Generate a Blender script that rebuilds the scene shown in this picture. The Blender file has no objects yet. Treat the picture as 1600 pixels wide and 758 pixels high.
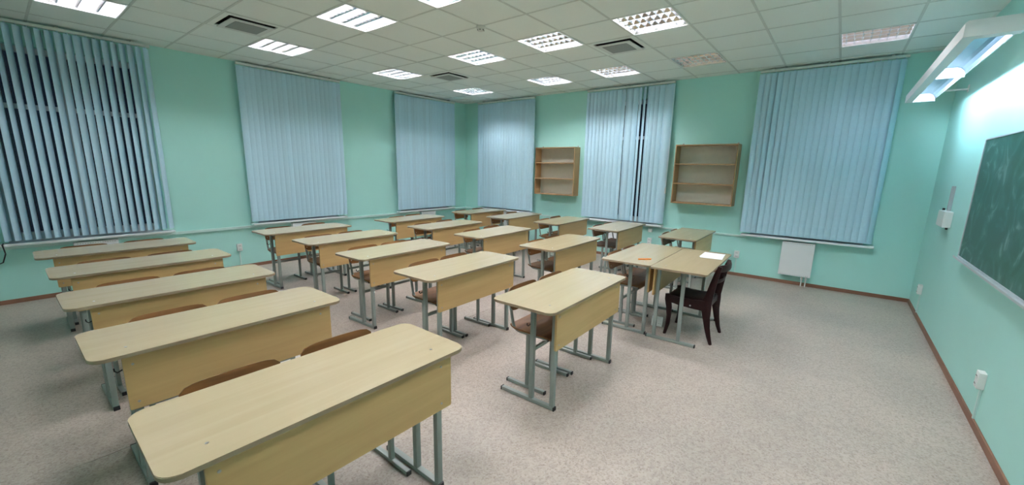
import bpy, bmesh, math, random
from mathutils import Vector, Matrix

random.seed(7)
scene = bpy.context.scene
COL = scene.collection
PI = math.pi

# ------------------------------------------------------------------ camera
cam_data = bpy.data.cameras.new('camera')
cam = bpy.data.objects.new('camera', cam_data)
COL.objects.link(cam)
CAM = Vector((7.251, -3.4647, 1.6355))
pitch, roll, yaw, fpx = 0.20063, -0.01927, 0.66896, 635.67
fw = Vector((-math.sin(yaw) * math.cos(pitch), math.cos(yaw) * math.cos(pitch), -math.sin(pitch)))
rt = Vector((math.cos(yaw), math.sin(yaw), 0))
dn = fw.cross(rt)
r2 = math.cos(roll) * rt + math.sin(roll) * dn
d2 = -math.sin(roll) * rt + math.cos(roll) * dn
up = -d2
bk = -fw
cam.matrix_world = Matrix(((r2.x, up.x, bk.x, CAM.x), (r2.y, up.y, bk.y, CAM.y), (r2.z, up.z, bk.z, CAM.z), (0, 0, 0, 1)))
cam_data.sensor_fit = 'HORIZONTAL'
cam_data.sensor_width = 36.0
cam_data.lens = fpx / 1600 * 36.0
cam_data.shift_y = 13.0 / 1600
cam_data.clip_start = 0.02
scene.camera = cam

# ------------------------------------------------------------------ world (night outside), exposure
world = bpy.data.worlds.new('night')
scene.world = world
world.use_nodes = True
bg = world.node_tree.nodes['Background']
bg.inputs[0].default_value = (0.02, 0.03, 0.06, 1)
bg.inputs[1].default_value = 0.10
vs = scene.view_settings
vs.view_transform = 'Standard'
vs.look = 'None'
vs.gamma = 1.0
vs.use_curve_mapping = False
vs.exposure = 1.02
TUBE = 88.0          # strength of the ceiling tubes
TUBE_COL = (1.0, 0.97, 1.03)
BOARD_TUBE = 66.0
BOARD_COL = (0.74, 0.95, 1.10)
scene.cycles.max_bounces = 10
scene.cycles.diffuse_bounces = 6
scene.cycles.glossy_bounces = 4
scene.cycles.sample_clamp_indirect = 6.0
scene.cycles.use_denoising = True

# ------------------------------------------------------------------ materials
def new_mat(name):
    m = bpy.data.materials.new(name)
    m.use_nodes = True
    nt = m.node_tree
    return m, nt, nt.nodes['Principled BSDF']

def plain(name, col, rough=0.5, metal=0.0, var=0.06, scale=14.0, bump=0.0, spec=0.5):
    """colour with a little procedural mottling"""
    m, nt, b = new_mat(name)
    tc = nt.nodes.new('ShaderNodeTexCoord')
    nz = nt.nodes.new('ShaderNodeTexNoise')
    nz.inputs['Scale'].default_value = scale
    nz.inputs['Detail'].default_value = 4
    nt.links.new(tc.outputs['Object'], nz.inputs['Vector'])
    mx = nt.nodes.new('ShaderNodeMix'); mx.data_type = 'RGBA'
    mx.inputs[6].default_value = (*[c * (1 - var) for c in col], 1)
    mx.inputs[7].default_value = (*[min(1, c * (1 + var)) for c in col], 1)
    nt.links.new(nz.outputs[0], mx.inputs[0])
    nt.links.new(mx.outputs[2], b.inputs['Base Color'])
    b.inputs['Roughness'].default_value = rough
    b.inputs['Metallic'].default_value = metal
    b.inputs['Specular IOR Level'].default_value = spec
    if bump:
        bp = nt.nodes.new('ShaderNodeBump')
        bp.inputs['Strength'].default_value = bump
        bp.inputs['Distance'].default_value = 0.002
        nt.links.new(nz.outputs[0], bp.inputs['Height'])
        nt.links.new(bp.outputs[0], b.inputs['Normal'])
    return m

def wood(name, c1, c2, rough=0.4, sc=(30, 1.6, 30), spec=0.5, rnd=0.12):
    """grain stretched along local y, slight change from piece to piece"""
    m, nt, b = new_mat(name)
    L = nt.links
    tc = nt.nodes.new('ShaderNodeTexCoord')
    oi = nt.nodes.new('ShaderNodeObjectInfo')
    mp = nt.nodes.new('ShaderNodeMapping')
    mp.inputs['Scale'].default_value = sc
    L.new(tc.outputs['Object'], mp.inputs['Vector'])
    cb = nt.nodes.new('ShaderNodeCombineXYZ')
    ml = nt.nodes.new('ShaderNodeMath'); ml.operation = 'MULTIPLY'; ml.inputs[1].default_value = 40
    L.new(oi.outputs['Random'], ml.inputs[0])
    L.new(ml.outputs[0], cb.inputs[0]); L.new(ml.outputs[0], cb.inputs[1])
    L.new(cb.outputs[0], mp.inputs['Location'])
    nz = nt.nodes.new('ShaderNodeTexNoise')
    nz.inputs['Scale'].default_value = 1.0
    nz.inputs['Detail'].default_value = 7
    nz.inputs['Distortion'].default_value = 0.6
    L.new(mp.outputs[0], nz.inputs['Vector'])
    cr = nt.nodes.new('ShaderNodeValToRGB')
    cr.color_ramp.elements[0].position = 0.30; cr.color_ramp.elements[0].color = (*c1, 1)
    cr.color_ramp.elements[1].position = 0.70; cr.color_ramp.elements[1].color = (*c2, 1)
    L.new(nz.outputs[0], cr.inputs[0])
    hs = nt.nodes.new('ShaderNodeHueSaturation')
    mr = nt.nodes.new('ShaderNodeMapRange')
    mr.inputs[3].default_value = 1 - rnd; mr.inputs[4].default_value = 1 + rnd * 0.6
    L.new(oi.outputs['Random'], mr.inputs[0]); L.new(mr.outputs[0], hs.inputs['Value'])
    L.new(cr.outputs[0], hs.inputs['Color'])
    L.new(hs.outputs[0], b.inputs['Base Color'])
    b.inputs['Roughness'].default_value = rough
    b.inputs['Specular IOR Level'].default_value = spec
    return m

def emit(name, col, s):
    m, nt, b = new_mat(name)
    b.inputs['Base Color'].default_value = (0.9, 0.9, 0.9, 1)
    b.inputs['Emission Color'].default_value = (*col, 1)
    b.inputs['Emission Strength'].default_value = s
    return m

def floor_mat():
    m, nt, b = new_mat('speckled_linoleum')
    L = nt.links
    tc = nt.nodes.new('ShaderNodeTexCoord')
    v = nt.nodes.new('ShaderNodeTexVoronoi'); v.inputs['Scale'].default_value = 85
    v2 = nt.nodes.new('ShaderNodeTexVoronoi'); v2.inputs['Scale'].default_value = 150
    n1 = nt.nodes.new('ShaderNodeTexNoise'); n1.inputs['Scale'].default_value = 1.1; n1.inputs['Detail'].default_value = 5
    for t in (v, v2, n1):
        L.new(tc.outputs['Object'], t.inputs['Vector'])
    bw = nt.nodes.new('ShaderNodeRGBToBW'); L.new(v.outputs['Color'], bw.inputs[0])
    cr = nt.nodes.new('ShaderNodeValToRGB')
    e = cr.color_ramp.elements
    e[0].position = 0.2; e[0].color = (0.375, 0.328, 0.286, 1)
    e[1].position = 0.8; e[1].color = (0.465, 0.412, 0.362, 1)
    x = e.new(0.45); x.color = (0.432, 0.374, 0.325, 1)
    L.new(bw.outputs[0], cr.inputs[0])
    bw2 = nt.nodes.new('ShaderNodeRGBToBW'); L.new(v2.outputs['Color'], bw2.inputs[0])
    cr2 = nt.nodes.new('ShaderNodeValToRGB')
    cr2.color_ramp.elements[0].position = 0.14; cr2.color_ramp.elements[0].color = (0.74, 0.70, 0.67, 1)
    cr2.color_ramp.elements[1].position = 0.30; cr2.color_ramp.elements[1].color = (1, 1, 1, 1)
    L.new(bw2.outputs[0], cr2.inputs[0])
    mm = nt.nodes.new('ShaderNodeMix'); mm.data_type = 'RGBA'; mm.blend_type = 'MULTIPLY'; mm.inputs[0].default_value = 1
    L.new(cr.outputs[0], mm.inputs[6]); L.new(cr2.outputs[0], mm.inputs[7])
    cr3 = nt.nodes.new('ShaderNodeValToRGB')
    cr3.color_ramp.elements[0].position = 0.35; cr3.color_ramp.elements[0].color = (0.86, 0.86, 0.85, 1)
    cr3.color_ramp.elements[1].position = 0.65; cr3.color_ramp.elements[1].color = (1.06, 1.03, 1.0, 1)
    L.new(n1.outputs[0], cr3.inputs[0])
    m3 = nt.nodes.new('ShaderNodeMix'); m3.data_type = 'RGBA'; m3.blend_type = 'MULTIPLY'; m3.inputs[0].default_value = 1
    L.new(mm.outputs[2], m3.inputs[6]); L.new(cr3.outputs[0], m3.inputs[7])
    L.new(m3.outputs[2], b.inputs['Base Color'])
    b.inputs['Roughness'].default_value = 0.45
    b.inputs['Specular IOR Level'].default_value = 0.35
    return m

def board_mat():
    m, nt, b = new_mat('chalkboard_green')
    L = nt.links
    tc = nt.nodes.new('ShaderNodeTexCoord')
    n1 = nt.nodes.new('ShaderNodeTexNoise'); n1.inputs['Scale'].default_value = 3.2; n1.inputs['Detail'].default_value = 6; n1.inputs['Distortion'].default_value = 2.5
    L.new(tc.outputs['Object'], n1.inputs['Vector'])
    cr = nt.nodes.new('ShaderNodeValToRGB')
    e = cr.color_ramp.elements
    e[0].position = 0.42; e[0].color = (0.012, 0.085, 0.055, 1)
    e[1].position = 0.72; e[1].color = (0.20, 0.31, 0.30, 1)
    x = e.new(0.58); x.color = (0.03, 0.13, 0.10, 1)
    L.new(n1.outputs[0], cr.inputs[0])
    L.new(cr.outputs[0], b.inputs['Base Color'])
    b.inputs['Roughness'].default_value = 0.38
    return m

def glass_mat():
    m, nt, b = new_mat('window_glass')
    b.inputs['Base Color'].default_value = (0.85, 0.9, 0.95, 1)
    b.inputs['Transmission Weight'].default_value = 1.0
    b.inputs['Roughness'].default_value = 0.0
    b.inputs['IOR'].default_value = 1.45
    return m

M = {}
M['wall'] = plain('mint_paint', (0.455, 0.815, 0.75), 0.55, var=0.035, scale=2.2, spec=0.3)
M['ceil'] = plain('ceiling_tile', (0.80, 0.86, 0.82), 0.9, var=0.03, scale=60, spec=0.1)
M['grid'] = plain('ceiling_grid', (0.60, 0.65, 0.61), 0.6, var=0.03)
M['slab'] = plain('concrete_slab', (0.10, 0.10, 0.10), 0.9)
M['floor'] = floor_mat()
M['base'] = plain('brown_baseboard', (0.22, 0.105, 0.062), 0.5, var=0.25, scale=6)
M['duct'] = plain('painted_duct', (0.62, 0.83, 0.79), 0.5)
M['white'] = plain('white_plastic', (0.80, 0.82, 0.80), 0.35, var=0.02)
M['steelw'] = plain('white_enamel', (0.78, 0.80, 0.80), 0.35, var=0.02)
M['sill'] = plain('white_sill', (0.84, 0.88, 0.90), 0.35, var=0.02)
M['frame'] = plain('white_window_frame', (0.62, 0.66, 0.70), 0.4, var=0.02)
M['glass'] = glass_mat()
M['slat'] = plain('blue_blind_fabric', (0.53, 0.76, 0.88), 0.8, var=0.05, scale=40, spec=0.15)
M['rail'] = plain('white_rail', (0.74, 0.80, 0.76), 0.4, var=0.02)
nt = M['slat'].node_tree
oi = nt.nodes.new('ShaderNodeObjectInfo'); mr = nt.nodes.new('ShaderNodeMapRange'); hs = nt.nodes.new('ShaderNodeHueSaturation')
mr.inputs[3].default_value = 0.94; mr.inputs[4].default_value = 1.03
lk = nt.nodes['Principled BSDF'].inputs['Base Color'].links[0].from_socket
nt.links.new(oi.outputs['Random'], mr.inputs[0]); nt.links.new(mr.outputs[0], hs.inputs['Value']); nt.links.new(lk, hs.inputs['Color'])
nt.links.new(hs.outputs[0], nt.nodes['Principled BSDF'].inputs['Base Color'])
M['alu'] = plain('aluminium_rail', (0.50, 0.56, 0.52), 0.45, metal=0.3, var=0.03)
M['mirror'] = plain('louvre_aluminium', (0.86, 0.88, 0.90), 0.22, metal=0.75, var=0.0)
M['blade'] = plain('louvre_blade', (0.78, 0.80, 0.84), 0.12, metal=1.0, var=0.0)
M['bmirror'] = plain('reflection_tinted_mirror', (0.20, 0.27, 0.34), 0.30, metal=1.0, var=0.0)  # blue-grey reflection put into the metal colour, darker than the real reflector
M['housing'] = plain('lamp_housing', (0.85, 0.86, 0.86), 0.5, var=0.0)
M['tube'] = emit('lit_tube', TUBE_COL, TUBE)
M['added_glow_tube'] = emit('added_glow_tube', (1.0, 0.90, 1.12), 10.0)  # weak glow added to an unlit fixture to brighten the blind beside it
M['tube_off'] = plain('unlit_tube', (0.8, 0.8, 0.8), 0.3, var=0.0)
M['btube'] = emit('lit_board_tube', BOARD_COL, BOARD_TUBE)
M['top'] = wood('pale_beech_laminate', (0.435, 0.357, 0.215), (0.472, 0.392, 0.245), 0.19, (22, 1.3, 22), spec=0.75, rnd=0.05)
M['panel'] = wood('beech_panel', (0.52, 0.332, 0.135), (0.585, 0.385, 0.165), 0.45, (22, 1.3, 22), rnd=0.06)
M['edge'] = plain('shaded_beige_edge', (0.30, 0.225, 0.14), 0.5)  # beige edging, darkened to carry the shadow gap under the tabletop
M['steel'] = plain('grey_green_enamel', (0.265, 0.305, 0.28), 0.38, var=0.05)
M['cap'] = plain('black_cap', (0.012, 0.012, 0.014), 0.5)
M['chrome'] = plain('screw_chrome', (0.42, 0.42, 0.40), 0.3, metal=0.9)
M['ply'] = wood('brown_plywood', (0.135, 0.058, 0.016), (0.235, 0.105, 0.030), 0.45, (26, 2.5, 26), spec=0.35, rnd=0.25)
M['mahog'] = wood('dark_mahogany', (0.013, 0.0028, 0.0035), (0.026, 0.0055, 0.006), 0.42, (20, 3, 20), spec=0.25, rnd=0.0)
M['leather'] = plain('black_leather', (0.009, 0.005, 0.006), 0.6, spec=0.2)
M['shelfw'] = wood('shelf_beech', (0.36, 0.215, 0.095), (0.45, 0.285, 0.135), 0.5, (18, 18, 1.6), rnd=0.08)
M['shelfb'] = plain('shelf_back', (0.68, 0.65, 0.56), 0.7)
M['vent'] = plain('vent_white', (0.66, 0.69, 0.66), 0.6)
M['ventg'] = plain('vent_grille', (0.25, 0.27, 0.25), 0.6, scale=120, var=0.15)
M['dark'] = plain('dark_hole', (0.01, 0.012, 0.012), 0.9)
M['board'] = board_mat()
M['boardf'] = plain('board_frame', (0.62, 0.68, 0.70), 0.4, metal=0.3)
M['greyp'] = plain('grey_plastic', (0.45, 0.47, 0.46), 0.5)
M['paper'] = plain('paper_white', (0.86, 0.87, 0.90), 0.7, var=0.01)
M['orange'] = plain('orange_plastic', (0.85, 0.26, 0.03), 0.4)
M['cable'] = plain('black_cable', (0.01, 0.01, 0.012), 0.5)

# ------------------------------------------------------------------ mesh helpers
class MB:
    def __init__(self):
        self.bm = bmesh.new()
        self.mi = 0
    def _new(self, fs):
        for f in fs:
            f.material_index = self.mi
    def box(self, x0, x1, y0, y1, z0, z1, bev=0.0):
        bm = self.bm
        v = [bm.verts.new(p) for p in ((x0, y0, z0), (x1, y0, z0), (x1, y1, z0), (x0, y1, z0), (x0, y0, z1), (x1, y0, z1), (x1, y1, z1), (x0, y1, z1))]
        fs = [bm.faces.new([v[i] for i in q]) for q in ((3, 2, 1, 0), (4, 5, 6, 7), (0, 1, 5, 4), (1, 2, 6, 5), (2, 3, 7, 6), (3, 0, 4, 7))]
        self._new(fs)
        if bev:
            es = list({e for f in fs for e in f.edges})
            r = bmesh.ops.bevel(bm, geom=es, offset=bev, segments=2, affect='EDGES', profile=0.6)
            self._new(r['faces'])
        return self
    def prism(self, pts, fn, a, b, bev=0.0):
        """closed 2-D outline pts (counter-clockwise), fn(u, v, t) -> point, extruded from t=a to t=b"""
        bm = self.bm
        A = [bm.verts.new(fn(u, v, a)) for u, v in pts]
        B = [bm.verts.new(fn(u, v, b)) for u, v in pts]
        n = len(pts)
        fs = [bm.faces.new(A[::-1]), bm.faces.new(B)]
        side = [bm.faces.new((A[i], A[(i + 1) % n], B[(i + 1) % n], B[i])) for i in range(n)]
        self._new(fs + side)
        if bev:
            es = [e for f in fs for e in f.edges]
            r = bmesh.ops.bevel(bm, geom=es, offset=bev, segments=2, affect='EDGES')
            self._new(r['faces'])
        return fs, side
    def sweep(self, path, sec, up=(0, 1, 0), caps=True):
        """sweep closed sections along path; sec(i) gives list of (u, v): u along `up`, v across"""
        bm = self.bm
        P = [Vector(p) for p in path]
        up = Vector(up)
        rings = []
        for i, p in enumerate(P):
            t = (P[min(i + 1, len(P) - 1)] - P[max(i - 1, 0)]).normalized()
            s = t.cross(up).normalized()
            u2 = s.cross(t).normalized()
            rings.append([bm.verts.new(p + u2 * a + s * b) for a, b in sec(i)])
        fs = []
        n = len(rings[0])
        for a, b in zip(rings, rings[1:]):
            for k in range(n):
                fs.append(bm.faces.new((a[k], a[(k + 1) % n], b[(k + 1) % n], b[k])))
        if caps:
            fs.append(bm.faces.new(rings[0][::-1])); fs.append(bm.faces.new(rings[-1]))
        self._new(fs)
        return self
    def tube(self, path, r, n=8, up=(0, 1, 0), r2=None):
        r2 = r2 or r
        c = [(r * math.cos(2 * PI * k / n), r2 * math.sin(2 * PI * k / n)) for k in range(n)]
        return self.sweep(path, lambda i: c, up)
    def lathe(self, prof, cx, cy, cz, n=20):
        bm = self.bm
        rings = [[bm.verts.new((cx + r * math.cos(2 * PI * k / n), cy + r * math.sin(2 * PI * k / n), cz + z)) for k in range(n)] for r, z in prof]
        fs = []
        for a, b in zip(rings, rings[1:]):
            for k in range(n):
                fs.append(bm.faces.new((a[k], a[(k + 1) % n], b[(k + 1) % n], b[k])))
        fs.append(bm.faces.new(rings[0][::-1])); fs.append(bm.faces.new(rings[-1]))
        self._new(fs)
        return self
    def disc(self, c, axis, r, h, n=10):
        """short cylinder from c along axis"""
        c = Vector(c); ax = Vector(axis).normalized()
        u = ax.orthogonal().normalized(); w = ax.cross(u)
        bm = self.bm
        A = [bm.verts.new(c + r * (math.cos(2 * PI * k / n) * u + math.sin(2 * PI * k / n) * w)) for k in range(n)]
        B = [bm.verts.new(v.co + ax * h) for v in A]
        fs = [bm.faces.new(A[::-1]), bm.faces.new(B)] + [bm.faces.new((A[k], A[(k + 1) % n], B[(k + 1) % n], B[k])) for k in range(n)]
        self._new(fs)
        return self
    def obj(self, name, mats, parent=None, smooth=False, loc=None):
        bm = self.bm
        bmesh.ops.recalc_face_normals(bm, faces=bm.faces)
        me = bpy.data.meshes.new(name)
        bm.to_mesh(me); bm.free()
        for m in (mats if isinstance(mats, (list, tuple)) else [mats]):
            me.materials.append(m)
        if smooth:
            for p in me.polygons:
                p.use_smooth = True
            me.set_sharp_from_angle(angle=math.radians(35))
        o = bpy.data.objects.new(name, me)
        COL.objects.link(o)
        if parent:
            o.parent = parent
        if loc:
            o.location = loc
        return o

def box(name, x0, x1, y0, y1, z0, z1, m, parent=None, bev=0.0):
    return MB().box(x0, x1, y0, y1, z0, z1, bev).obj(name, m, parent)

def tag(o, label, cat, group=None):
    o['label'] = label; o['category'] = cat
    if group:
        o['group'] = group
    return o

def thing(name, label, cat, loc=(0, 0, 0), rz=0.0, group=None):
    o = bpy.data.objects.new(name, None)
    o.empty_display_size = 0.1
    COL.objects.link(o)
    o.location = loc; o.rotation_euler = (0, 0, rz)
    return tag(o, label, cat, group)

def struct(o, label=None, cat='structure'):
    o['kind'] = 'structure'
    if label:
        o['label'] = label
    o['category'] = cat
    return o

def dup(root, loc, rz, label, group=None):
    r = root.copy(); COL.objects.link(r)
    r.location = loc; r.rotation_euler = (0, 0, rz)
    r['label'] = label
    if group:
        r['group'] = group
    for ch in list(root.children):
        c = ch.copy(); COL.objects.link(c); c.parent = r
        for g in list(ch.children):
            d = g.copy(); COL.objects.link(d); d.parent = c
    return r

def rrect(hx, hy, r, n=5):
    pts = []
    for cx, cy, a0 in ((hx - r, hy - r, 0), (-hx + r, hy - r, 90), (-hx + r, -hy + r, 180), (hx - r, -hy + r, 270)):
        for k in range(n + 1):
            a = math.radians(a0 + 90 * k / n)
            pts.append((cx + r * math.cos(a), cy + r * math.sin(a)))
    return pts

# ------------------------------------------------------------------ room shell
XR, YB, YF, ZC = 8.172, 3.808, -5.25, 3.106
TH = 0.32
# windows: centre along the wall, which wall
WZ0, WZ1 = 0.70, 2.86
HW = 0.68
LEFT_W = [-2.78, -0.22, 2.54]
BACK_W = [1.31, 4.12, 6.93]

def wall_with_holes(name, a0, a1, centres, put):
    """put(mb, u0, u1, z0, z1) adds a block of the wall"""
    mb = MB()
    u = a0
    for c in centres:
        put(mb, u, c - HW, 0, ZC + 0.15)
        put(mb, c - HW, c + HW, 0, WZ0 - 0.03)
        put(mb, c - HW, c + HW, WZ1, ZC + 0.15)
        u = c + HW
    put(mb, u, a1, 0, ZC + 0.15)
    return mb.obj(name, M['wall'])

wl = wall_with_holes('wall_left', YF - TH, YB + TH, LEFT_W, lambda mb, a, b, z0, z1: mb.box(-TH, 0, a, b, z0, z1))
struct(wl, 'long mint green wall on the left with three windows', 'wall')
wb = wall_with_holes('wall_back', 0, XR, BACK_W, lambda mb, a, b, z0, z1: mb.box(a, b, YB, YB + TH, z0, z1))
struct(wb, 'mint green far wall carrying two open shelf units', 'wall')
wr = box('wall_right', XR, XR + TH, YF - TH, YB + TH, 0, ZC + 0.15, M['wall'])
struct(wr, 'mint green wall on the right behind the green chalkboard', 'wall')
wf = box('wall_front', 0, XR, YF - TH, YF, 0, ZC + 0.15, M['wall'])
struct(wf, 'mint green wall behind the viewer', 'wall')

fl = box('floor', -TH, XR + TH, YF - TH, YB + TH, -0.12, -0.004, M['slab'])
struct(fl, 'speckled beige grey linoleum floor', 'floor')
SEAM = 4.222
for a, b in ((0.0, SEAM - 0.0015), (SEAM + 0.0015, XR)):
    box('linoleum_sheet', a, b, YF, YB, -0.004, 0.0, M['floor'], fl)

# baseboards
def baseboard(name, x0, x1, y0, y1, label):
    o = box(name, x0, x1, y0, y1, 0, 0.05, M['base'], bev=0.003)
    struct(o, label, 'baseboard')
baseboard('baseboard_left', 0, 0.014, YF, YB, 'brown baseboard under the left wall')
baseboard('baseboard_back', 0.014, XR - 0.014, YB - 0.014, YB, 'brown baseboard under the far wall')
baseboard('baseboard_right', XR - 0.014, XR, YF, YB, 'brown baseboard under the chalkboard wall')

# cable duct running round two walls at sill height
t1 = MB().box(0, 0.022, YF, YB, 0.625, 0.665, 0.004).obj('trim_1', M['duct'])
struct(t1, 'pale painted cable duct along the left wall below the sills', 'duct')
t2 = MB().box(0.022, 6.2, YB - 0.022, YB, 0.635, 0.665, 0.004).obj('trim_2', M['duct'])
struct(t2, 'pale painted cable duct along the far wall below the sills', 'duct')

# ------------------------------------------------------------------ ceiling: slab, grid bars and tiles
GX, GY, T = 3.43, 0.0, 0.6
ce = box('ceiling', -TH, XR + TH, YF - TH, YB + TH, ZC + 0.13, ZC + 0.25, M['slab'])
struct(ce, 'suspended ceiling of square grey white tiles', 'ceiling')
xs = [0.0] + [GX + T * i for i in range(-5, 8)] + [XR]
ys = [YF] + [GY + T * j for j in range(-8, 7)] + [YB]
BW = 0.011
for x in xs[1:-1]:
    box('grid_bar', x - BW, x + BW, YF, YB, ZC, ZC + 0.03, M['grid'], ce)
for y in ys[1:-1]:
    box('grid_bar', 0, XR, y - BW, y + BW, ZC + 0.0005, ZC + 0.03, M['grid'], ce)
box('grid_bar', 0, 0.02, YF, YB, ZC + 0.001, ZC + 0.03, M['ceil'], ce)
box('grid_bar', 0, XR, YB - 0.02, YB, ZC + 0.001, ZC + 0.03, M['ceil'], ce)
box('grid_bar', XR - 0.02, XR, YF, YB, ZC + 0.001, ZC + 0.03, M['ceil'], ce)
LIT = [(-4, -5), (-4, -2), (-4, 1), (-4, 4), (-1, -2), (-1, 1), (-1, 4), (1, -5), (1, -2), (1, 1), (1, 4), (3, -5), (3, -2), (3, 1), (6, -5), (6, -2), (6, 1)]  # out-of-view lights are guessed; chalkboard-side column added to brighten panels and right wall
OFF = [(3, 4), (6, 4)]
VENTS = [(-3, -3), (-3, 2), (2, 2)]
skip = set(LIT + OFF + VENTS)
tile_me = {}
for i in range(-6, 8):
    x0 = 0.0 if i == -6 else GX + T * i
    x1 = XR if i == 7 else GX + T * (i + 1)
    for j in range(-9, 7):
        y0 = YF if j == -9 else GY + T * j
        y1 = YB if j == 6 else GY + T * (j + 1)
        if (i, j) in skip:
            continue
        key = (round(x1 - x0, 3), round(y1 - y0, 3))
        if key not in tile_me:
            hx, hy = key[0] / 2 - BW + 0.004, key[1] / 2 - BW + 0.004
            o = MB().box(-hx, hx, -hy, hy, 0.002, 0.016).obj('ceiling_tile', M['ceil'], ce)
            tile_me[key] = o.data
        else:
            o = bpy.data.objects.new('ceiling_tile', tile_me[key]); COL.objects.link(o); o.parent = ce
        o.location = ((x0 + x1) / 2, (y0 + y1) / 2, ZC + random.uniform(0.0005, 0.003))

# ------------------------------------------------------------------ recessed louvre lights
def make_fixture(lit, tube=None):
    t = thing('ceiling_light', 'x', 'ceiling light')
    g = MB()
    h = 0.2965
    for a, b, c, d in ((-h, h, -h, -h + .012), (-h, h, h - .012, h), (-h, -h + .012, -h + .012, h - .012), (h - .012, h, -h + .012, h - .012)):
        g.box(a, b, c, d, -0.003, 0.012)
    g.obj('frame', M['white'], t)
    g = MB()
    hh = 0.286
    g.box(-hh, hh, -hh, hh, 0.088, 0.096)
    for a, b, c, d in ((-hh, hh, -hh - .006, -hh), (-hh, hh, hh, hh + .006), (-hh - .006, -hh, -hh, hh), (hh, hh + .006, -hh, hh)):
        g.box(a, b, c, d, 0.0, 0.096)
    g.obj('housing', M['housing'], t)
    tb = tube or (M['tube'] if lit else M['tube_off'])
    for k in range(4):
        y = -0.2145 + 0.143 * k
        MB().tube([(-0.275, y, 0.055), (0.275, y, 0.055)], 0.0125, 8, up=(0, 0, 1)).obj('tube', tb, t, smooth=True)
    for k in range(3):
        y = -0.143 + 0.143 * k
        g = MB()
        g.prism([(-0.004, 0.009), (0.004, 0.009), (0.026, 0.052), (-0.026, 0.052)], lambda u, v, s: (s, y + u, v), -hh, hh)
        g.obj('reflector', M['blade'], t)
    for y, s in ((-hh, 1), (hh, -1)):
        g = MB()
        g.prism([(0, 0.002), (0.004 * s, 0.002), (0.026 * s, 0.052), (0, 0.052)], lambda u, v, w: (w, y + u, v), -hh, hh)
        g.obj('reflector', M['mirror'], t)
    for k in range(8):
        x = -0.2502 + 0.0715 * k
        g = MB()
        for q in range(4):
            y = -0.2145 + 0.143 * q
            g.prism([(-0.001, 0.009), (0.001, 0.009), (0.017, 0.040), (-0.017, 0.040)],
                    lambda u, v, w: (x + u, y + w * (0.066 if v < 0.02 else 0.050), v), -1, 1)
        g.obj('louvre_blade', M['mirror'], t)
    return t

rowname = {1: 'second row from shelf wall', -2: 'third row from shelf wall', 4: 'row nearest shelf wall', -5: 'fourth row from shelf wall', -8: 'row behind the viewer'}
colname = {-4: 'closest to left wall', -1: 'second from left wall', 1: 'third from left wall', 3: 'fourth from left wall', 6: 'added out of view closest to chalkboard wall'}
f_lit = make_fixture(True)
for n, (i, j) in enumerate(LIT):
    loc = (GX + T * (i + .5), GY + T * (j + .5), ZC)
    lab = 'lit louvre ceiling light, %s, %s' % (colname[i], rowname[j])
    if n == 0:
        f_lit.location = loc; f_lit['label'] = lab; f_lit['group'] = 'lit louvre lights in the ceiling'
    else:
        dup(f_lit, loc, 0, lab)
f_off = make_fixture(False)
f_off.location = (GX + T * 3.5, T * 4.5, ZC)
f_off['label'] = 'unlit louvre ceiling light with warm reflections near the far wall'
f_dim = make_fixture(False, M['added_glow_tube'])
f_dim.location = (GX + T * 6.5, T * 4.5, ZC)
f_dim['label'] = 'lavender grey louvre ceiling light with an added weak glow above the window by the chalkboard'

# ceiling vents: frame, dark opening and a plate hanging below it
def make_vent():
    t = thing('ceiling_vent', 'x', 'vent')
    g = MB(); h = 0.289; q = 0.235
    for a, b, c, d in ((-h, h, -h, -q), (-h, h, q, h), (-h, -q, -q, q), (q, h, -q, q)):
        g.box(a, b, c, d, -0.002, 0.010)
    g.obj('frame', M['ceil'], t)
    g = MB()
    g.box(-q, q, -q, q, 0.09, 0.1)
    for a, b, c, d in ((-q, q, -q - .01, -q), (-q, q, q, q + .01), (-q - .01, -q, -q, q), (q, q + .01, -q, q)):
        g.box(a, b, c, d, 0.010, 0.1)
    g.obj('duct_box', M['dark'], t)
    g = MB(); p = 0.214
    g.box(-p, p, -p, p, -0.022, -0.014, 0.002)
    g.obj('plate', M['vent'], t)
    box('grille', -0.155, 0.155, -0.155, 0.155, -0.025, -0.0215, M['ventg'], t)
    for sx in (-1, 1):
        for sy in (-1, 1):
            g = MB(); g.tube([(sx * .18, sy * .18, -0.016), (sx * .18, sy * .18, 0.09)], 0.006, 6, up=(1, 0, 0)); g.obj('hanger_rod', M['dark'], t)
    return t
v0 = make_vent()
vl = ['square ceiling vent with grey grille above the left windows, nearest the viewer', 'small looking square ceiling vent near the far corner of the room', 'square ceiling vent with grey grille before the middle far window']
for n, (i, j) in enumerate(VENTS):
    loc = (GX + T * (i + .5), T * (j + .5), ZC)
    if n == 0:
        v0.location = loc; v0['label'] = vl[0]; v0['group'] = 'ceiling vents'
    else:
        dup(v0, loc, 0, vl[n])

sd = thing('smoke_detector', 'round white smoke detector at a ceiling tile corner', 'smoke detector', (GX + T, 0, ZC))
MB().lathe([(0.05, 0), (0.052, -0.012), (0.046, -0.02)], 0, 0, 0).obj('base', M['vent'], sd, True)
MB().lathe([(0.036, -0.02), (0.036, -0.028), (0.030, -0.046), (0.018, -0.05)], 0, 0, 0).obj('sensor_head', M['vent'], sd, True)
g = MB()
for k in range(6):
    a = k * PI / 3
    g.disc((0.033 * math.cos(a), 0.033 * math.sin(a), -0.038), (math.cos(a), math.sin(a), 0), 0.006, 0.004, 6)
g.obj('sensor_slot', M['dark'], sd)

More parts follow.
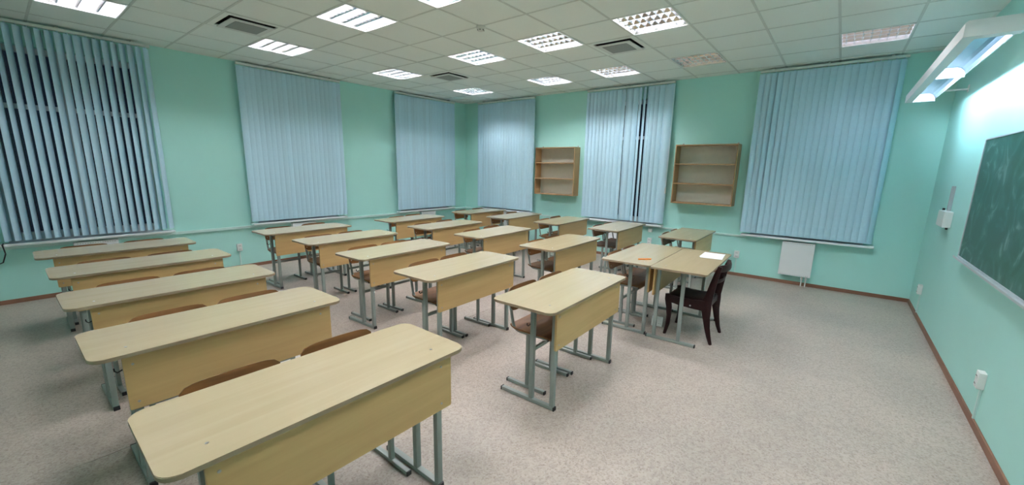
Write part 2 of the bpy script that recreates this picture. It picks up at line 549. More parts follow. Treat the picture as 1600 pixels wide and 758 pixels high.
# ------------------------------------------------------------------ windows, sills
def make_window(n, wall, c, label):
    """built in wall-local coordinates: u along the wall, d out of the room"""
    root = bpy.data.objects.new('window_%d' % n, None); COL.objects.link(root)
    root['kind'] = 'structure'; root['label'] = label; root['category'] = 'window'
    if wall == 'left':
        f = lambda u0, u1, d0, d1: (-d1, -d0, c + u0, c + u1)
    else:
        f = lambda u0, u1, d0, d1: (c + u0, c + u1, YB + d0, YB + d1)
    D0, D1 = 0.10, 0.17
    fr = MB()
    w = 0.06
    for u0, u1, z0, z1 in ((-HW, -HW + w, WZ0, WZ1), (HW - w, HW, WZ0, WZ1), (-HW + w, HW - w, WZ0, WZ0 + 0.09), (-HW + w, HW - w, WZ1 - w, WZ1)):
        fr.box(*f(u0, u1, D0, D1), z0, z1)
    fr.obj('window_frame', M['frame'], root)
    box('mullion', *f(-0.055, 0.055, D0 - 0.005, D1), WZ0 + 0.09, WZ1 - w, M['frame'], root)
    for s in (-1, 1):
        u0, u1 = (-HW + w, -0.055) if s < 0 else (0.055, HW - w)
        box('transom', *f(u0, u1, D0 - 0.003, D1), 2.19, 2.24, M['frame'], root)
        box('pane', *f(u0, u1, D0 + 0.03, D0 + 0.036), WZ0 + 0.09, 2.19, M['glass'], root)
        box('pane', *f(u0, u1, D0 + 0.03, D0 + 0.036), 2.24, WZ1 - w, M['glass'], root)
    sl = MB()
    sl.box(*f(-HW, HW, -0.001, 0.16), WZ0 - 0.028, WZ0 - 0.001)
    sl.box(*f(-0.79, 0.79, -0.125, 0.0), WZ0 - 0.028, WZ0, 0.006)
    sl.obj('window_sill', M['sill'], root)

wlab = ['tall window behind the open blind at the left edge', 'tall window in the middle of the left wall', 'tall window of the left wall nearest the far corner', 'tall window of the far wall nearest the corner', 'tall window between the two shelf units', 'tall window above the radiator beside the chalkboard wall']
for k, c in enumerate(LEFT_W):
    make_window(k + 1, 'left', c, wlab[k])
for k, c in enumerate(BACK_W):
    make_window(k + 4, 'back', c, wlab[k + 3])

# ------------------------------------------------------------------ vertical blinds
SW = 0.0445
slat_bm = MB()
arc = [(-SW + 2 * SW * q / 8, -0.009 * (1 - (2 * q / 8 - 1) ** 2)) for q in range(9)]
slat_bm.prism([(u, v - 0.0006) for u, v in arc] + [(u, v + 0.0006) for u, v in arc[::-1]], lambda u, v, s: (u, v, s), 0.73, 3.035)
slat_proto = slat_bm.obj('slat', M['slat'], None, smooth=True)
slat_me = slat_proto.data
bpy.data.objects.remove(slat_proto)
carr = MB(); carr.box(-0.006, 0.006, -0.006, 0.006, 3.03, 3.052); carr = carr.obj('carrier', M['slat']); carr_me = carr.data; bpy.data.objects.remove(carr)

def make_blind(wall, c, width, angles, label, off=0.10):
    """root at the rail's centre line; local x runs along the wall, local -y into the room"""
    if wall == 'left':
        loc, rz = (off, c, 0), PI / 2
    else:
        loc, rz = (c, YB - off, 0), 0.0
    t = thing('vertical_blind', label, 'blind', loc, rz, 'pale blue vertical blinds')
    g = MB(); g.box(-width / 2, width / 2, -0.022, 0.022, 3.052, 3.082, 0.003); g.obj('head_rail', M['rail'], t)
    g = MB()
    for s in (-0.8, 0, 0.8):
        x = s * width / 2
        g.box(x - 0.015, x + 0.015, -0.02, off if wall == 'back' else 0.02, 3.082, 3.10)
        if wall == 'left':
            g.box(x - 0.015, x + 0.015, 0.02, off, 3.082, 3.10)
    g.obj('rail_bracket', M['alu'], t)
    n = len(angles)
    p = (width - 0.085) / (n - 1)
    for k, a in enumerate(angles):
        if a is None:
            continue
        o = bpy.data.objects.new('slat', slat_me); COL.objects.link(o); o.parent = t
        o.location = (-width / 2 + 0.0425 + p * k, 0, 0)
        o.rotation_euler = (0, 0, math.radians(a))
        q = bpy.data.objects.new('carrier', carr_me); COL.objects.link(q); q.parent = o
    return t

R = lambda a, s=3: a + random.uniform(-s, s)
# left wall: local x runs along +y after the quarter turn
a1 = [R(52 - 0.5 * k) for k in range(21)]
for k, v in ((12, 34), (13, 36), (11, 39), (10, 41), (4, 60)):
    a1[k] = v
make_blind('left', -2.78, 1.60, a1, 'pale blue vertical blind with slats turned open at the left edge')
make_blind('left', -0.22, 1.60, [R(-10, 2.5) for _ in range(21)], 'closed pale blue vertical blind in the middle of the left wall')
make_blind('left', 2.54, 1.62, [R(-8, 2) for _ in range(21)], 'closed pale blue vertical blind on the left wall nearest the corner')
make_blind('back', 1.31, 1.60, [R(9, 2) for _ in range(21)], 'closed pale blue vertical blind on the far wall nearest the corner')
a5 = [R(25, 4) for _ in range(21)]
for k, v in ((9, -24), (10, -22), (13, -40), (14, -42), (15, -36), (19, -18)):
    a5[k] = v
b5 = make_blind('back', 4.12, 1.60, a5, 'pale blue vertical blind with a few turned slats between the shelf units')
g = MB(); g.tube([(0.795, -0.01, 3.05), (0.797, -0.01, 1.36)], 0.002, 5, up=(1, 0, 0)); g.obj('cord', M['white'], b5)
g = MB(); g.lathe([(0.004, 0), (0.011, -0.01), (0.013, -0.10), (0.006, -0.115)], 0.797, -0.01, 1.365, 10); g.obj('cord_weight', M['white'], b5, True)
a6 = [R(11, 2.5) for _ in range(21)]
for k, v in ((2, 30), (3, 24), (5, 20), (20, 48)):
    a6[k] = v
make_blind('back', 6.915, 1.58, a6, 'almost flat closed vertical blind beside the chalkboard wall')

# ------------------------------------------------------------------ radiators
def make_radiator():
    """local: x along the wall, back at y=0, room towards -y"""
    t = thing('radiator', 'x', 'radiator')
    g = MB(); g.box(-0.195, 0.195, -0.105, -0.092, 0.15, 0.645, 0.004); g.box(-0.195, 0.195, -0.045, -0.032, 0.15, 0.645, 0.004); g.obj('panel', M['steelw'], t)
    g = MB()
    for k in range(13):
        x = -0.18 + 0.03 * k
        g.box(x - 0.004, x + 0.004, -0.092, -0.045, 0.17, 0.62)
    o = g.obj('convector_fins', M['steelw'], t); o['kind'] = 'stuff'
    g = MB()
    for s in (-1, 1):
        g.box(s * 0.195 - 0.003, s * 0.195 + 0.003, -0.108, -0.03, 0.15, 0.648)
    g.obj('side_cover', M['steelw'], t)
    g = MB()
    g.box(-0.195, 0.195, -0.106, -0.100, 0.642, 0.648); g.box(-0.195, 0.195, -0.04, -0.03, 0.642, 0.648)
    for k in range(20):
        x = -0.195 + 0.39 * k / 19
        g.box(x - 0.003, x + 0.003, -0.10, -0.04, 0.642, 0.648)
    g.obj('top_grille', M['steelw'], t)
    g = MB()
    for z in (0.165, 0.63):
        for k in range(16):
            x = -0.165 + 0.022 * k
            g.box(x - 0.006, x + 0.006, -0.1065, -0.105, z - 0.004, z + 0.004)
    o = g.obj('embossed_row', M['greyp'], t); o['kind'] = 'stuff'
    for x in (0.10, 0.15):
        g = MB(); g.tube([(x, -0.07, 0.15), (x, -0.07, 0.0)], 0.008, 8, up=(1, 0, 0)); o = g.obj('pipe', M['white'], t, True)
        g = MB(); g.lathe([(0.014, 0), (0.016, 0.015), (0.014, 0.035)], x, -0.07, 0.105, 10); g.obj('valve', M['white'], o, True)
    g = MB()
    for x in (-0.12, 0.12):
        g.box(x - 0.015, x + 0.015, -0.032, 0.0, 0.25, 0.28); g.box(x - 0.015, x + 0.015, -0.032, 0.0, 0.52, 0.55)
    g.obj('bracket', M['steelw'], t)
    return t
r0 = make_radiator()
r0.location = (6.90, YB, 0)
r0['label'] = 'white panel radiator under the window beside the chalkboard wall'
r0['group'] = 'panel radiators under the windows'
dup(r0, (4.10, YB, 0), 0, 'white panel radiator under the window between the shelf units')
dup(r0, (1.31, YB, 0), 0, 'white panel radiator under the far wall window nearest the corner')
# on the left wall, x along -y so that the room is at local -y
dup(r0, (0.0, 2.53, 0), PI / 2, 'white panel radiator on the left wall nearest the far corner')
dup(r0, (0.0, -0.22, 0), PI / 2, 'white panel radiator under the middle window of the left wall')
dup(r0, (0.0, -2.775, 0), PI / 2, 'white panel radiator under the open blind on the left')

# ------------------------------------------------------------------ shelf units on the far wall
def make_shelf(x0, x1, depth, label):
    z0, z1 = 1.115, 2.06
    w = x1 - x0
    t = thing('wall_shelf', label, 'shelf', ((x0 + x1) / 2, YB, 0), 0, 'open shelf units on the far wall')
    h = w / 2; th = 0.016; d = depth
    box('side_panel', -h, -h + th, -d, -0.001, z0, z1, M['shelfw'], t, 0.001)
    box('side_panel', h - th, h, -d, -0.001, z0, z1, M['shelfw'], t, 0.001)
    box('top_panel', -h + th, h - th, -d, -0.001, z1 - th, z1, M['shelfw'], t)
    box('bottom_panel', -h + th, h - th, -d, -0.001, z0, z0 + th, M['shelfw'], t)
    box('back_panel', -h + th, h - th, -0.009, -0.003, z0 + th, z1 - th, M['shelfb'], t)
    for z in (1.432, 1.745):
        box('shelf_board', -h + th, h - th, -d + 0.006, -0.009, z, z + th, M['shelfw'], t)
    g = MB()
    for s in (-1, 1):
        g.box(s * (h - 0.05) - 0.012, s * (h - 0.05) + 0.012, -0.003, -0.001, z1, z1 + 0.03)
    g.obj('hanger_plate', M['chrome'], t)
    return t
make_shelf(2.235, 3.165, 0.21, 'empty open wooden wall shelf left of the middle far window')
make_shelf(5.065, 5.985, 0.24, 'empty open wooden wall shelf right of the middle far window')

# ------------------------------------------------------------------ school desks
H = 0.75
def make_desk(r, name='school_desk', legs=(0.190, 0.015), px=0.207):
    t = thing(name, 'x', 'desk')
    g = MB()
    fs, side = g.prism(rrect(0.25, 0.60, r), lambda u, v, s: (u, v, s), H - 0.018, H, 0.002)
    for f in g.bm.faces:
        f.normal_update()
        if abs(f.normal.z) < 0.4:
            f.material_index = 1
    top = g.obj('tabletop', [M['top'], M['edge']], t, smooth=True)
    for sx in (0.145,):
        for sy in (-0.46, 0.46):
            MB().disc((sx, sy, H - 0.0005), (0, 0, 1), 0.0058, 0.0018, 10).obj('screw', M['chrome'], top)
    g = MB()
    rr = rrect(0.505, 0.139, 0.008, 2)
    g.prism(rr, lambda u, v, s: (s, 0.015 + u, 0.592 + v), px, px + 0.016, 0.0015)
    pn = g.obj('modesty_panel', M['panel'], t, smooth=True)
    for z in (0.685, 0.49):
        for y in (-0.455, 0.455):
            MB().disc((px + 0.015, y, z), (1, 0, 0), 0.0058, 0.003, 10).obj('bolt', M['chrome'], pn)
    for s in (-1, 1):
        y = s * 0.455
        ft = MB().box(-0.245, 0.205, y - 0.016, y + 0.016, 0.002, 0.028, 0.003).obj('foot_bar', M['steel'], t, True)
        MB().box(0.203, 0.214, y - 0.0165, y + 0.0165, 0.0, 0.0285, 0.003).obj('end_cap', M['cap'], ft)
        MB().box(-0.254, -0.243, y - 0.0165, y + 0.0165, 0.0, 0.0285, 0.003).obj('end_cap', M['cap'], ft)
        for x in legs:
            MB().box(x - 0.0155, x + 0.0155, y - 0.0155, y + 0.0155, 0.027, H - 0.048, 0.003).obj('leg', M['steel'], t, True)
        MB().box(-0.19, 0.2055, y - 0.0155, y + 0.0155, H - 0.048, H - 0.018, 0.003).obj('top_rail', M['steel'], t, True)
        g = MB(); g.tube([(0.0, y + s * 0.015, 0.585), (-0.004, y + s * 0.035, 0.575), (-0.006, y + s * 0.045, 0.585), (-0.006, y + s * 0.046, 0.60)], 0.0035, 6, up=(1, 0, 0)); g.obj('bag_hook', M['cap'], t, True)
    return t

DESKS = {
 'D1': (5.634, -2.698, -0.65), 'D2': (4.507, -2.723, 0.01), 'D3': (3.475, -2.718, 0.24), 'D4': (2.443, -2.709, -0.39), 'D5': (1.429, -2.735, -1.0),
 'D6': (5.709, -0.834, 0.95), 'D7': (4.582, -0.85, 1.0), 'D8': (3.531, -0.805, 1.3), 'D9': (2.464, -0.766, 0.42), 'D10': (1.414, -0.823, 0.9),
 'D11': (5.682, 0.894, 1.6), 'D12': (4.635, 0.854, 0.78), 'D13': (3.492, 0.886, 1.6), 'D14': (2.475, 0.896, 1.6), 'D15': (1.464, 0.99, 2.0),
 'D16': (5.622, 2.743, 1.29), 'D17': (4.529, 2.746, 1.6), 'D18': (3.491, 2.729, 2.2), 'D19': (2.441, 2.70, 2.2), 'D20': (1.43, 2.784, 1.09)}
rown = ['nearest row', 'second row', 'third row', 'row along the shelf wall']
posn = ['front', 'second', 'middle', 'fourth', 'rearmost']
square = {'D11', 'D16', 'D17'}
protoA = protoB = None
for n in range(20):
    k = 'D%d' % (n + 1)
    x, y, a = DESKS[k]
    r, p = n // 5, n % 5
    lab = 'pale wood two-seat school desk, %s of the %s' % (posn[p], rown[r])
    if k == 'D1':
        lab += ', closest to the viewer'
    if k == 'D11':
        lab = 'pale wood school desk pushed against the teacher desk, orange pen on it'
    if k in square:
        if protoB is None:
            protoB = make_desk(0.018); t = protoB
            t.location = (x, y, 0); t.rotation_euler = (0, 0, math.radians(a)); t['label'] = lab; t['group'] = 'school desks in four rows'
        else:
            dup(protoB, (x, y, 0), math.radians(a), lab)
    else:
        if protoA is None:
            protoA = make_desk(0.055); t = protoA
            t.location = (x, y, 0); t.rotation_euler = (0, 0, math.radians(a)); t['label'] = lab; t['group'] = 'school desks in four rows'
        else:
            dup(protoA, (x, y, 0), math.radians(a), lab)

# teacher desk: the same build turned round, its feet set a little towards the pupils
td = make_desk(0.018, 'teacher_desk', (0.137, -0.095), 0.154)
td['label'] = 'pale wood teacher desk facing the class, papers on it and dark chair behind'
td['category'] = 'desk'
td.location = (6.125, 0.883, 0); td.rotation_euler = (0, 0, PI + math.radians(1.6))
for c in td.children:
    if c.name.startswith('tabletop'):
        c.location.x = -0.066

# ------------------------------------------------------------------ pupils' chairs
def make_chair():
    t = thing('school_chair', 'x', 'chair')
    W = 0.172
    for s in (-1, 1):
        y = s * W
        ft = MB().box(-0.168, 0.168, y - 0.0135, y + 0.0135, 0.002, 0.026, 0.003).obj('foot_bar', M['steel'], t, True)
        MB().box(0.166, 0.176, y - 0.014, y + 0.014, 0.0, 0.0265, 0.003).obj('end_cap', M['cap'], ft)
        MB().box(-0.176, -0.166, y - 0.014, y + 0.014, 0.0, 0.0265, 0.003).obj('end_cap', M['cap'], ft)
        MB().box(-0.001, 0.027, y - 0.0125, y + 0.0125, 0.025, 0.426, 0.003).obj('leg', M['steel'], t, True)
        pts = [(0.185, 0.437), (0.06, 0.436), (-0.06, 0.434)]
        for k in range(1, 7):
            a = math.radians(-90 - 76 * k / 6)
            pts.append((-0.06 + 0.075 * math.cos(a), 0.509 + 0.075 * math.sin(a)))
        pts += [(-0.150, 0.575), (-0.183, 0.70)]
        g = MB(); g.tube([(x, y, z) for x, z in pts], 0.0125, 8, up=(0, 1, 0), r2=0.0105); g.obj('side_tube', M['steel'], t, True)
        MB().box(0.184, 0.190, y - 0.013, y + 0.013, 0.425, 0.449, 0.002).obj('tube_cap', M['cap'], t)
    MB().box(0.003, 0.023, -W + 0.012, W - 0.012, 0.275, 0.303, 0.003).obj('crossbar', M['steel'], t, True)
    g = MB()
    for x in (0.15, -0.05):
        g.box(x - 0.012, x + 0.012, -W + 0.01, W - 0.01, 0.426, 0.446)
    g.obj('seat_support', M['steel'], t)
    # plywood seat with a shallow dish and a turned down front edge
    def sheet(nx, ny, fn, th, nrm):
        g = MB(); bm = g.bm
        A = [[bm.verts.new(fn(i / nx, j / ny)) for j in range(ny + 1)] for i in range(nx + 1)]
        B = [[bm.verts.new(A[i][j].co + Vector(nrm) * th) for j in range(ny + 1)] for i in range(nx + 1)]
        for i in range(nx):
            for j in range(ny):
                bm.faces.new((A[i][j], A[i + 1][j], A[i + 1][j + 1], A[i][j + 1]))
                bm.faces.new((B[i][j], B[i][j + 1], B[i + 1][j + 1], B[i + 1][j]))
        rim = [(i, 0) for i in range(nx)] + [(nx, j) for j in range(ny)] + [(i, ny) for i in range(nx, 0, -1)] + [(0, j) for j in range(ny, 0, -1)]
        for (a, b), (c, d) in zip(rim, rim[1:] + rim[:1]):
            bm.faces.new((A[a][b], A[c][d], B[c][d], B[a][b]))
        return g
    def seat_fn(u, v):
        x = -0.165 + 0.37 * u
        # rounded rear and front corners
        e = max(0, 1 - u / 0.30); hw = 0.195 * math.sqrt(max(0.0, 1 - (0.62 * e) ** 2.4)) if e else 0.195
        f = max(0, (u - 0.85) / 0.15); hw -= 0.022 * f ** 2
        y = (v * 2 - 1) * hw
        z = 0.449 - 0.006 * math.sin(PI * u) * (1 - (2 * v - 1) ** 2) - 0.02 * f ** 2 + 0.008 * e ** 2
        return (x, y, z)
    seat = sheet(14, 10, seat_fn, 0.012, (0, 0, 1)).obj('seat', M['ply'], t, True)
    def back_fn(u, v):
        s = v * 2 - 1
        q = abs(u * 2 - 1)
        hw = 0.190 - 0.022 * max(0, (q - 0.62) / 0.38) ** 3
        y = s * hw
        z = 0.578 + 0.172 * u - 0.007 * (abs(s) ** 8) * (1 if u > 0.5 else -1) * max(0, (q - 0.3) / 0.7)
        x = -0.134 - (z - 0.575) * 0.26 - 0.012 * (1 - s * s)
        return (x, y, z)
    bk_ = sheet(8, 12, back_fn, 0.010, (1, 0, 0.26)).obj('backrest', M['ply'], t, True)
    for s in (-1, 1):
        for z in (0.62, 0.70):
            MB().disc((-0.133 - (z - 0.575) * 0.26 + 0.0095, s * W * 0.985, z), (1, 0, 0.26), 0.006, 0.003, 8).obj('rivet', M['chrome'], bk_)
    return t

# local y of the two chairs at each desk, and how far each pair is pulled back
CH = {'D1': (-.245, .23, -.155), 'D2': (-.19, .238, -.16), 'D3': (-.215, .225, -.165), 'D4': (-.23, .24, -.165), 'D5': (-.24, .238, -.165),
      'D6': (-.155, .238, -.120), 'D7': (-.155, .238, -.165), 'D8': (-.19, .225, -.185), 'D9': (-.215, .23, -.165), 'D10': (-.21, .32, -.165),
      'D11': (-.16, .238, -.115), 'D12': (-.155, .238, -.125), 'D13': (-.11, .385, -.165), 'D14': (-.19, .32, -.165), 'D15': (-.05, .36, -.165),
      'D16': (-.155, .238, -.105), 'D17': (-.155, .238, -.115), 'D18': (-.08, .40, -.165), 'D19': (-.14, .40, -.165), 'D20': (-.22, .36, -.165)}
chair0 = None
for n in range(20):
    k = 'D%d' % (n + 1)
    x, y, a = DESKS[k]
    r, p = n // 5, n % 5
    a = math.radians(a)
    c = CH[k]
    for q in (0, 1):
        lx, ly = c[2] + random.uniform(-.008, .008), c[q]
        if ly > 0.25:                       # clear of the desk's middle leg
            lx = -0.216
        loc = (x + lx * math.cos(a) - ly * math.sin(a), y + lx * math.sin(a) + ly * math.cos(a), 0)
        rz = a + math.radians(random.uniform(-0.8, 0.8))
        lab = 'brown plywood chair, %s one of two at %s desk of %s' % ('left' if q == 0 else 'right', posn[p], rown[r])
        if chair0 is None:
            chair0 = make_chair(); chair0.location = loc; chair0.rotation_euler = (0, 0, rz)
            chair0['label'] = lab; chair0['group'] = 'plywood chairs tucked under the desks'
        else:
            dup(chair0, loc, rz, lab)

# ------------------------------------------------------------------ teacher's chair (dark, curved legs)
tc = thing('wooden_chair', 'dark mahogany chair with curved legs and black seat at the teacher desk', 'chair', (6.25, 0.81, 0), 0)
def rect(w, h):
    return [(w, h), (-w, h), (-w, -h), (w, -h)]
def oct_(w, h):
    return [(w * math.cos(PI / 8 + k * PI / 4), h * math.sin(PI / 8 + k * PI / 4)) for k in range(8)]
for s in (-1, 1):
    y = s * 0.195
    # front leg: sabre curve
    path = [(-0.205, y, 0.425), (-0.198, y, 0.37), (-0.182, y, 0.29), (-0.176, y, 0.20), (-0.182, y, 0.10), (-0.203, y, 0.0)]
    wd = [0.024, 0.033, 0.030, 0.024, 0.020, 0.015]
    MB().sweep(path, lambda i: oct_(0.019, wd[i]), up=(0, 1, 0)).obj('front_leg', M['mahog'], tc, True)
    # rear leg and post in one
    path = [(0.243, y * 1.02, 0.775), (0.222, y, 0.70), (0.200, y, 0.60), (0.182, y, 0.50), (0.165, y, 0.42), (0.163, y, 0.35), (0.173, y, 0.26), (0.190, y, 0.16), (0.212, y, 0.07), (0.236, y * 1.02, 0.0)]
    wr_ = [0.018, 0.026, 0.031, 0.036, 0.044, 0.048, 0.036, 0.027, 0.021, 0.015]
    MB().sweep(path, lambda i: oct_(0.017, wr_[i]), up=(0, 1, 0)).obj('rear_leg', M['mahog'], tc, True)
    path = [(-0.20, y, 0.385), (-0.10, y, 0.372), (0.03, y, 0.366), (0.15, y, 0.372)]
    hr = [0.034, 0.038, 0.042, 0.050]
    MB().sweep(path, lambda i: rect(0.016, hr[i]), up=(0, 1, 0)).obj('seat_rail', M['mahog'], tc, True)
for x, z in ((-0.195, 0.385), (0.165, 0.372)):
    box('seat_rail', x - 0.014, x + 0.014, -0.18, 0.18, z - 0.028, z + 0.028, M['mahog'], tc, 0.004)
g = MB(); bm = g.bm
N = 12
A = []
for i in range(N + 1):
    row = []
    for j in range(N + 1):
        u, v = i / N, j / N
        x = -0.212 + 0.385 * u; yy = (v * 2 - 1) * (0.198 - 0.006 * u)
        puff = (1 - (2 * u - 1) ** 6) * (1 - (2 * v - 1) ** 6)
        z = 0.402 + 0.022 * puff - 0.008 * math.sin(PI * u) + 0.012 * u
        row.append(bm.verts.new((x, yy, z)))
    A.append(row)
for i in range(N):
    for j in range(N):
        bm.faces.new((A[i][j], A[i + 1][j], A[i + 1][j + 1], A[i][j + 1]))
rim = [(i, 0) for i in range(N)] + [(N, j) for j in range(N)] + [(i, N) for i in range(N, 0, -1)] + [(0, j) for j in range(N, 0, -1)]
low = [bm.verts.new(A[i][j].co - Vector((0, 0, 0.02))) for i, j in rim]
for k in range(len(rim)):
    a_, b_ = rim[k], rim[(k + 1) % len(rim)]
    bm.faces.new((A[a_[0]][a_[1]], low[k], low[(k + 1) % len(rim)], A[b_[0]][b_[1]]))
bm.faces.new(low)
g.obj('seat', M['leather'], tc, True)
def crest(z, depth, hh, name, bow=0.05):
    path = []
    for k in range(11):
        s = -1 + 2 * k / 10
        path.append((0.242 - (0.775 - z) * 0.24 + bow * (1 - s * s), s * 0.185, z))
    MB().sweep(path, lambda i: oct_(hh, depth), up=(0, 0, 1)).obj(name, M['mahog'], tc, True)
crest(0.748, 0.012, 0.036, 'top_rail')
crest(0.615, 0.010, 0.017, 'back_slat', 0.04)
# the worn pale spot on the near side rail
MB().disc((0.02, -0.212, 0.352), (0, -1, 0), 0.009, 0.0012, 9).obj('chipped_spot', M['greyp'], tc)

# ------------------------------------------------------------------ things on and under the teacher's desk
def sheet_paper(cx, cy, rz, z, label):
    o = MB().box(-0.105, 0.105, -0.1485, 0.1485, 0, 0.0012).obj('paper_sheet', M['paper'])
    o.location = (cx, cy, z); o.rotation_euler = (0, 0, rz)
    tag(o, label, 'paper', 'paper sheets on the teacher desk')
sheet_paper(6.290, 1.225, math.radians(6), H + 0.0002, 'white paper sheet under another on the teacher desk')
sheet_paper(6.283, 1.252, math.radians(3), H + 0.0016, 'white paper sheet lying on top on the teacher desk')
pen = thing('pen', 'orange pen lying on the pupil desk beside the teacher desk', 'pen', (5.806, 0.532, H + 0.0069), math.radians(45))
g = MB(); g.tube([(-0.065, 0, 0), (0.035, 0, 0)], 0.0066, 8, up=(0, 0, 1)); g.obj('barrel', M['orange'], pen, True)
g = MB(); g.tube([(0.036, 0, 0), (0.070, 0, 0)], 0.0068, 8, up=(0, 0, 1)); g.obj('pen_cap', M['orange'], pen, True)

fb = thing('floor_socket_box', 'white double power socket box on the floor under the teacher desk', 'socket', (5.905, 0.80, 0), math.radians(14))
MB().box(-0.055, 0.055, -0.06, 0.06, 0, 0.075, 0.006).obj('case', M['white'], fb, True)
for x in (-0.025, 0.03):
    MB().disc((x, -0.0595, 0.035), (0, -1, 0), 0.019, 0.003, 12).obj('socket_face', M['white'], fb)
    g = MB(); g.disc((x - 0.008, -0.062, 0.035), (0, -1, 0), 0.003, 0.001, 6); g.disc((x + 0.008, -0.062, 0.035), (0, -1, 0), 0.003, 0.001, 6); g.obj('socket_hole', M['dark'], fb)

# ------------------------------------------------------------------ wall sockets
def make_socket(loc, rz, label, cord=True):
    """local: face towards -y, wall at y=0, centre at z=0"""
    t = thing('wall_socket', label, 'socket', loc, rz)
    MB().box(-0.036, 0.036, -0.038, 0, -0.055, 0.058, 0.006).obj('case', M['white'], t, True)
    for z in (-0.026, 0.028):
        MB().disc((0, -0.0375, z), (0, -1, 0), 0.021, 0.003, 14).obj('socket_face', M['white'], t)
        g = MB(); g.disc((-0.0085, -0.0405, z), (0, -1, 0), 0.0045, 0.001, 8); g.disc((0.0085, -0.0405, z), (0, -1, 0), 0.0045, 0.001, 8)
        g.obj('socket_hole', M['dark'], t)
    if cord:
        MB().box(-0.008, 0.008, -0.012, 0, -loc[2] + 0.05, -0.055, 0.002).obj('conduit', M['duct'], t)
    return t
make_socket((6.11, YB, 0.347), 0, 'white double wall socket on the far wall left of the radiator')
make_socket((4.69, YB, 0.385), 0, 'white double wall socket low under the middle far window')
make_socket((0, -1.213, 0.335), PI / 2, 'white double wall socket on the left wall between desk rows')
make_socket((XR, 0.395, 0.325), -PI / 2, 'white double wall socket below the chalkboard')
make_socket((XR, 3.12, 0.33), -PI / 2, 'white wall socket in the corner beside the far wall')
jb = thing('junction_box', 'small white junction box just under the middle far window sill', 'junction box', (4.69, YB, 0.585))
MB().box(-0.035, 0.035, -0.04, 0, -0.035, 0.035, 0.005).obj('case', M['white'], jb, True)
MB().disc((0, -0.0395, 0), (0, -1, 0), 0.02, 0.004, 12).obj('lid', M['white'], jb)

cabl = MB(); cabl.tube([(0.12, -3.50, 0.71), (0.145, -3.51, 0.70), (0.15, -3.50, 0.60), (0.10, -3.53, 0.50), (0.04, -3.60, 0.46)], 0.006, 8, up=(0, 1, 0))
tag(cabl.obj('cable', M['cable'], None, True), 'black cable hanging from the window sill at the left edge', 'cable')

# ------------------------------------------------------------------ chalkboard, lamp and boxes on the right wall
cb = thing('chalkboard', 'green chalkboard with chalk smears on the right wall', 'chalkboard', (XR, 0.16, 0))
hb = 1.505; z0, z1 = 0.955, 1.945
box('writing_surface', -0.030, -0.006, -hb + .012, hb - .012, z0 + .012, z1 - .012, M['board'], cb)
for nm, a in (('frame_strip', (-hb, hb, z1 - .012, z1)), ('frame_strip', (-hb, hb, z0, z0 + .012)), ('frame_strip', (-hb, -hb + .012, z0 + .012, z1 - .012)), ('frame_strip', (hb - .012, hb, z0 + .012, z1 - .012))):
    box(nm, -0.036, -0.001, a[0], a[1], a[2], a[3], M['boardf'], cb)
g = MB()
g.prism([(0.0, 0.0), (-0.062, 0.0), (-0.062, 0.016), (-0.058, 0.016), (-0.056, 0.005), (0.0, 0.005)], lambda u, v, s: (u - 0.001, s, z0 - 0.008 + v), -hb, hb)
g.obj('chalk_tray', M['boardf'], cb)

bl = thing('board_lamp', 'long white lamp on wall arms above the chalkboard', 'lamp', (7.70, 0.24, 2.445))
LL = 2.90
def shell(prof, a, b, name, m):
    g = MB(); bm = g.bm
    A = [bm.verts.new((u, a, v)) for u, v in prof]; B = [bm.verts.new((u, b, v)) for u, v in prof]
    n_ = len(prof)
    for k in range(n_):
        bm.faces.new((A[k], A[(k + 1) % n_], B[(k + 1) % n_], B[k]))
    bm.faces.new(A[::-1]); bm.faces.new(B)
    return g.obj(name, m, bl)
shell([(0.0, 0.0), (0.0, 0.080), (0.012, 0.090), (0.215, 0.090), (0.243, 0.060), (0.243, 0.028), (0.239, 0.028), (0.239, 0.058), (0.213, 0.086), (0.014, 0.086), (0.004, 0.078), (0.004, 0.004), (0.060, 0.004), (0.060, 0.0)], 0.006, LL - 0.006, 'housing', M['steelw'])
cap_prof = [(0.0, 0.0), (0.0, 0.080), (0.012, 0.090), (0.215, 0.090), (0.243, 0.060), (0.243, 0.0)]
for a, b in ((0, 0.006), (LL - 0.006, LL)):
    g = MB(); g.prism(cap_prof, lambda u, v, s: (u, s, v), a, b); g.obj('end_cap', M['steelw'], bl)
for a, b in ((0.006, 0.080), (LL - 0.05, LL - 0.006)):
    g = MB(); g.box(0.060, 0.240, a, b, 0.0, 0.004); g.obj('end_rim', M['steelw'], bl)
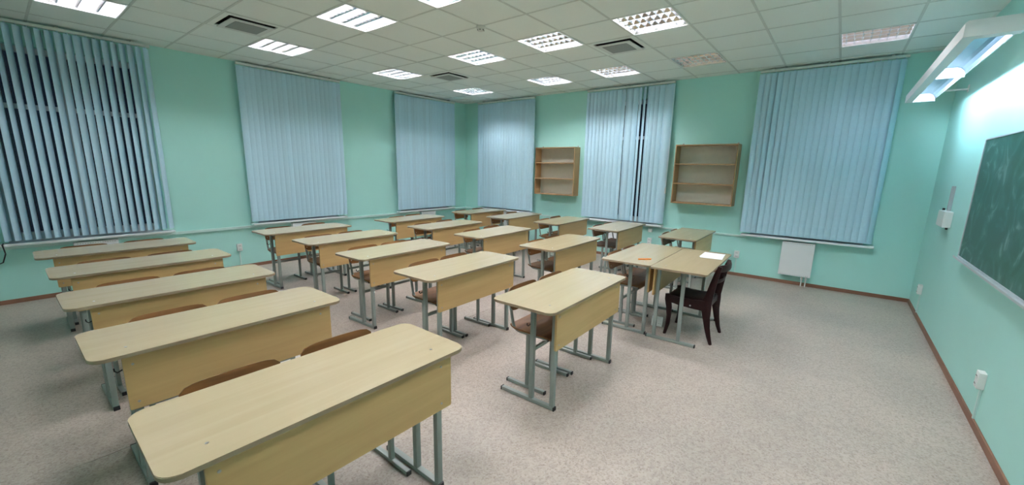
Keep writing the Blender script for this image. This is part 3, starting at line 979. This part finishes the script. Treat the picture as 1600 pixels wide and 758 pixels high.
mir = [(0.236, 0.030), (0.236, 0.034), (0.226, 0.054), (0.206, 0.074), (0.180, 0.083), (0.060, 0.083), (0.030, 0.076), (0.012, 0.060), (0.009, 0.040), (0.009, 0.008), (0.007, 0.008), (0.007, 0.062), (0.028, 0.078), (0.058, 0.085), (0.182, 0.085), (0.208, 0.076), (0.228, 0.056), (0.238, 0.034), (0.238, 0.030)]
inner = [(0.060, 0.0), (0.012, 0.006), (0.012, 0.058), (0.030, 0.074), (0.060, 0.081), (0.180, 0.081), (0.204, 0.072), (0.224, 0.052), (0.234, 0.030), (0.234, 0.0)]
for a, b in ((0.082, 1.426), (1.444, LL - 0.052)):
    shell(mir, a, b, 'reflector', M['bmirror'])
    g = MB(); g.prism(inner, lambda u, v, s: (u, s, v), b, b + 0.002); g.obj('end_plate', M['steelw'], bl)
    g = MB(); g.tube([(0.036, a + 0.10, 0.047), (0.036, b - 0.12, 0.047)], 0.013, 10, up=(0, 0, 1)); g.obj('tube', M['btube'], bl, True)
g = MB(); g.prism(inner, lambda u, v, s: (u, s, v), 1.430, 1.442); g.obj('divider', M['steelw'], bl)
for y in (0.30, 2.84):
    g = MB(); g.box(0.20, XR - 7.70, y - 0.012, y + 0.012, 0.090, 0.105); g.box(XR - 7.70 - 0.006, XR - 7.70, y - 0.03, y + 0.03, 0.07, 0.14); g.obj('wall_arm', M['steelw'], bl)

eb = thing('electrical_box', 'pale grey electrical box on the right wall near the corner', 'box', (XR, 2.57, 1.21))
MB().box(-0.062, 0, -0.16, 0.16, -0.08, 0.08, 0.004).obj('case', M['white'], eb)
box('lid', -0.066, -0.062, -0.15, 0.15, -0.07, 0.07, M['white'], eb, 0.002)
MB().box(-0.025, 0, 0.0, 0.055, 0.08, 0.33, 0.004).obj('conduit', M['greyp'], eb)
MB().box(-0.045, -0.025, 0.11, 0.135, 0.08, 0.10, 0.003).obj('knob', M['cap'], eb)
MB().box(-0.030, -0.012, -0.13, -0.105, -0.10, -0.08, 0.003).obj('cable_gland', M['cap'], eb)
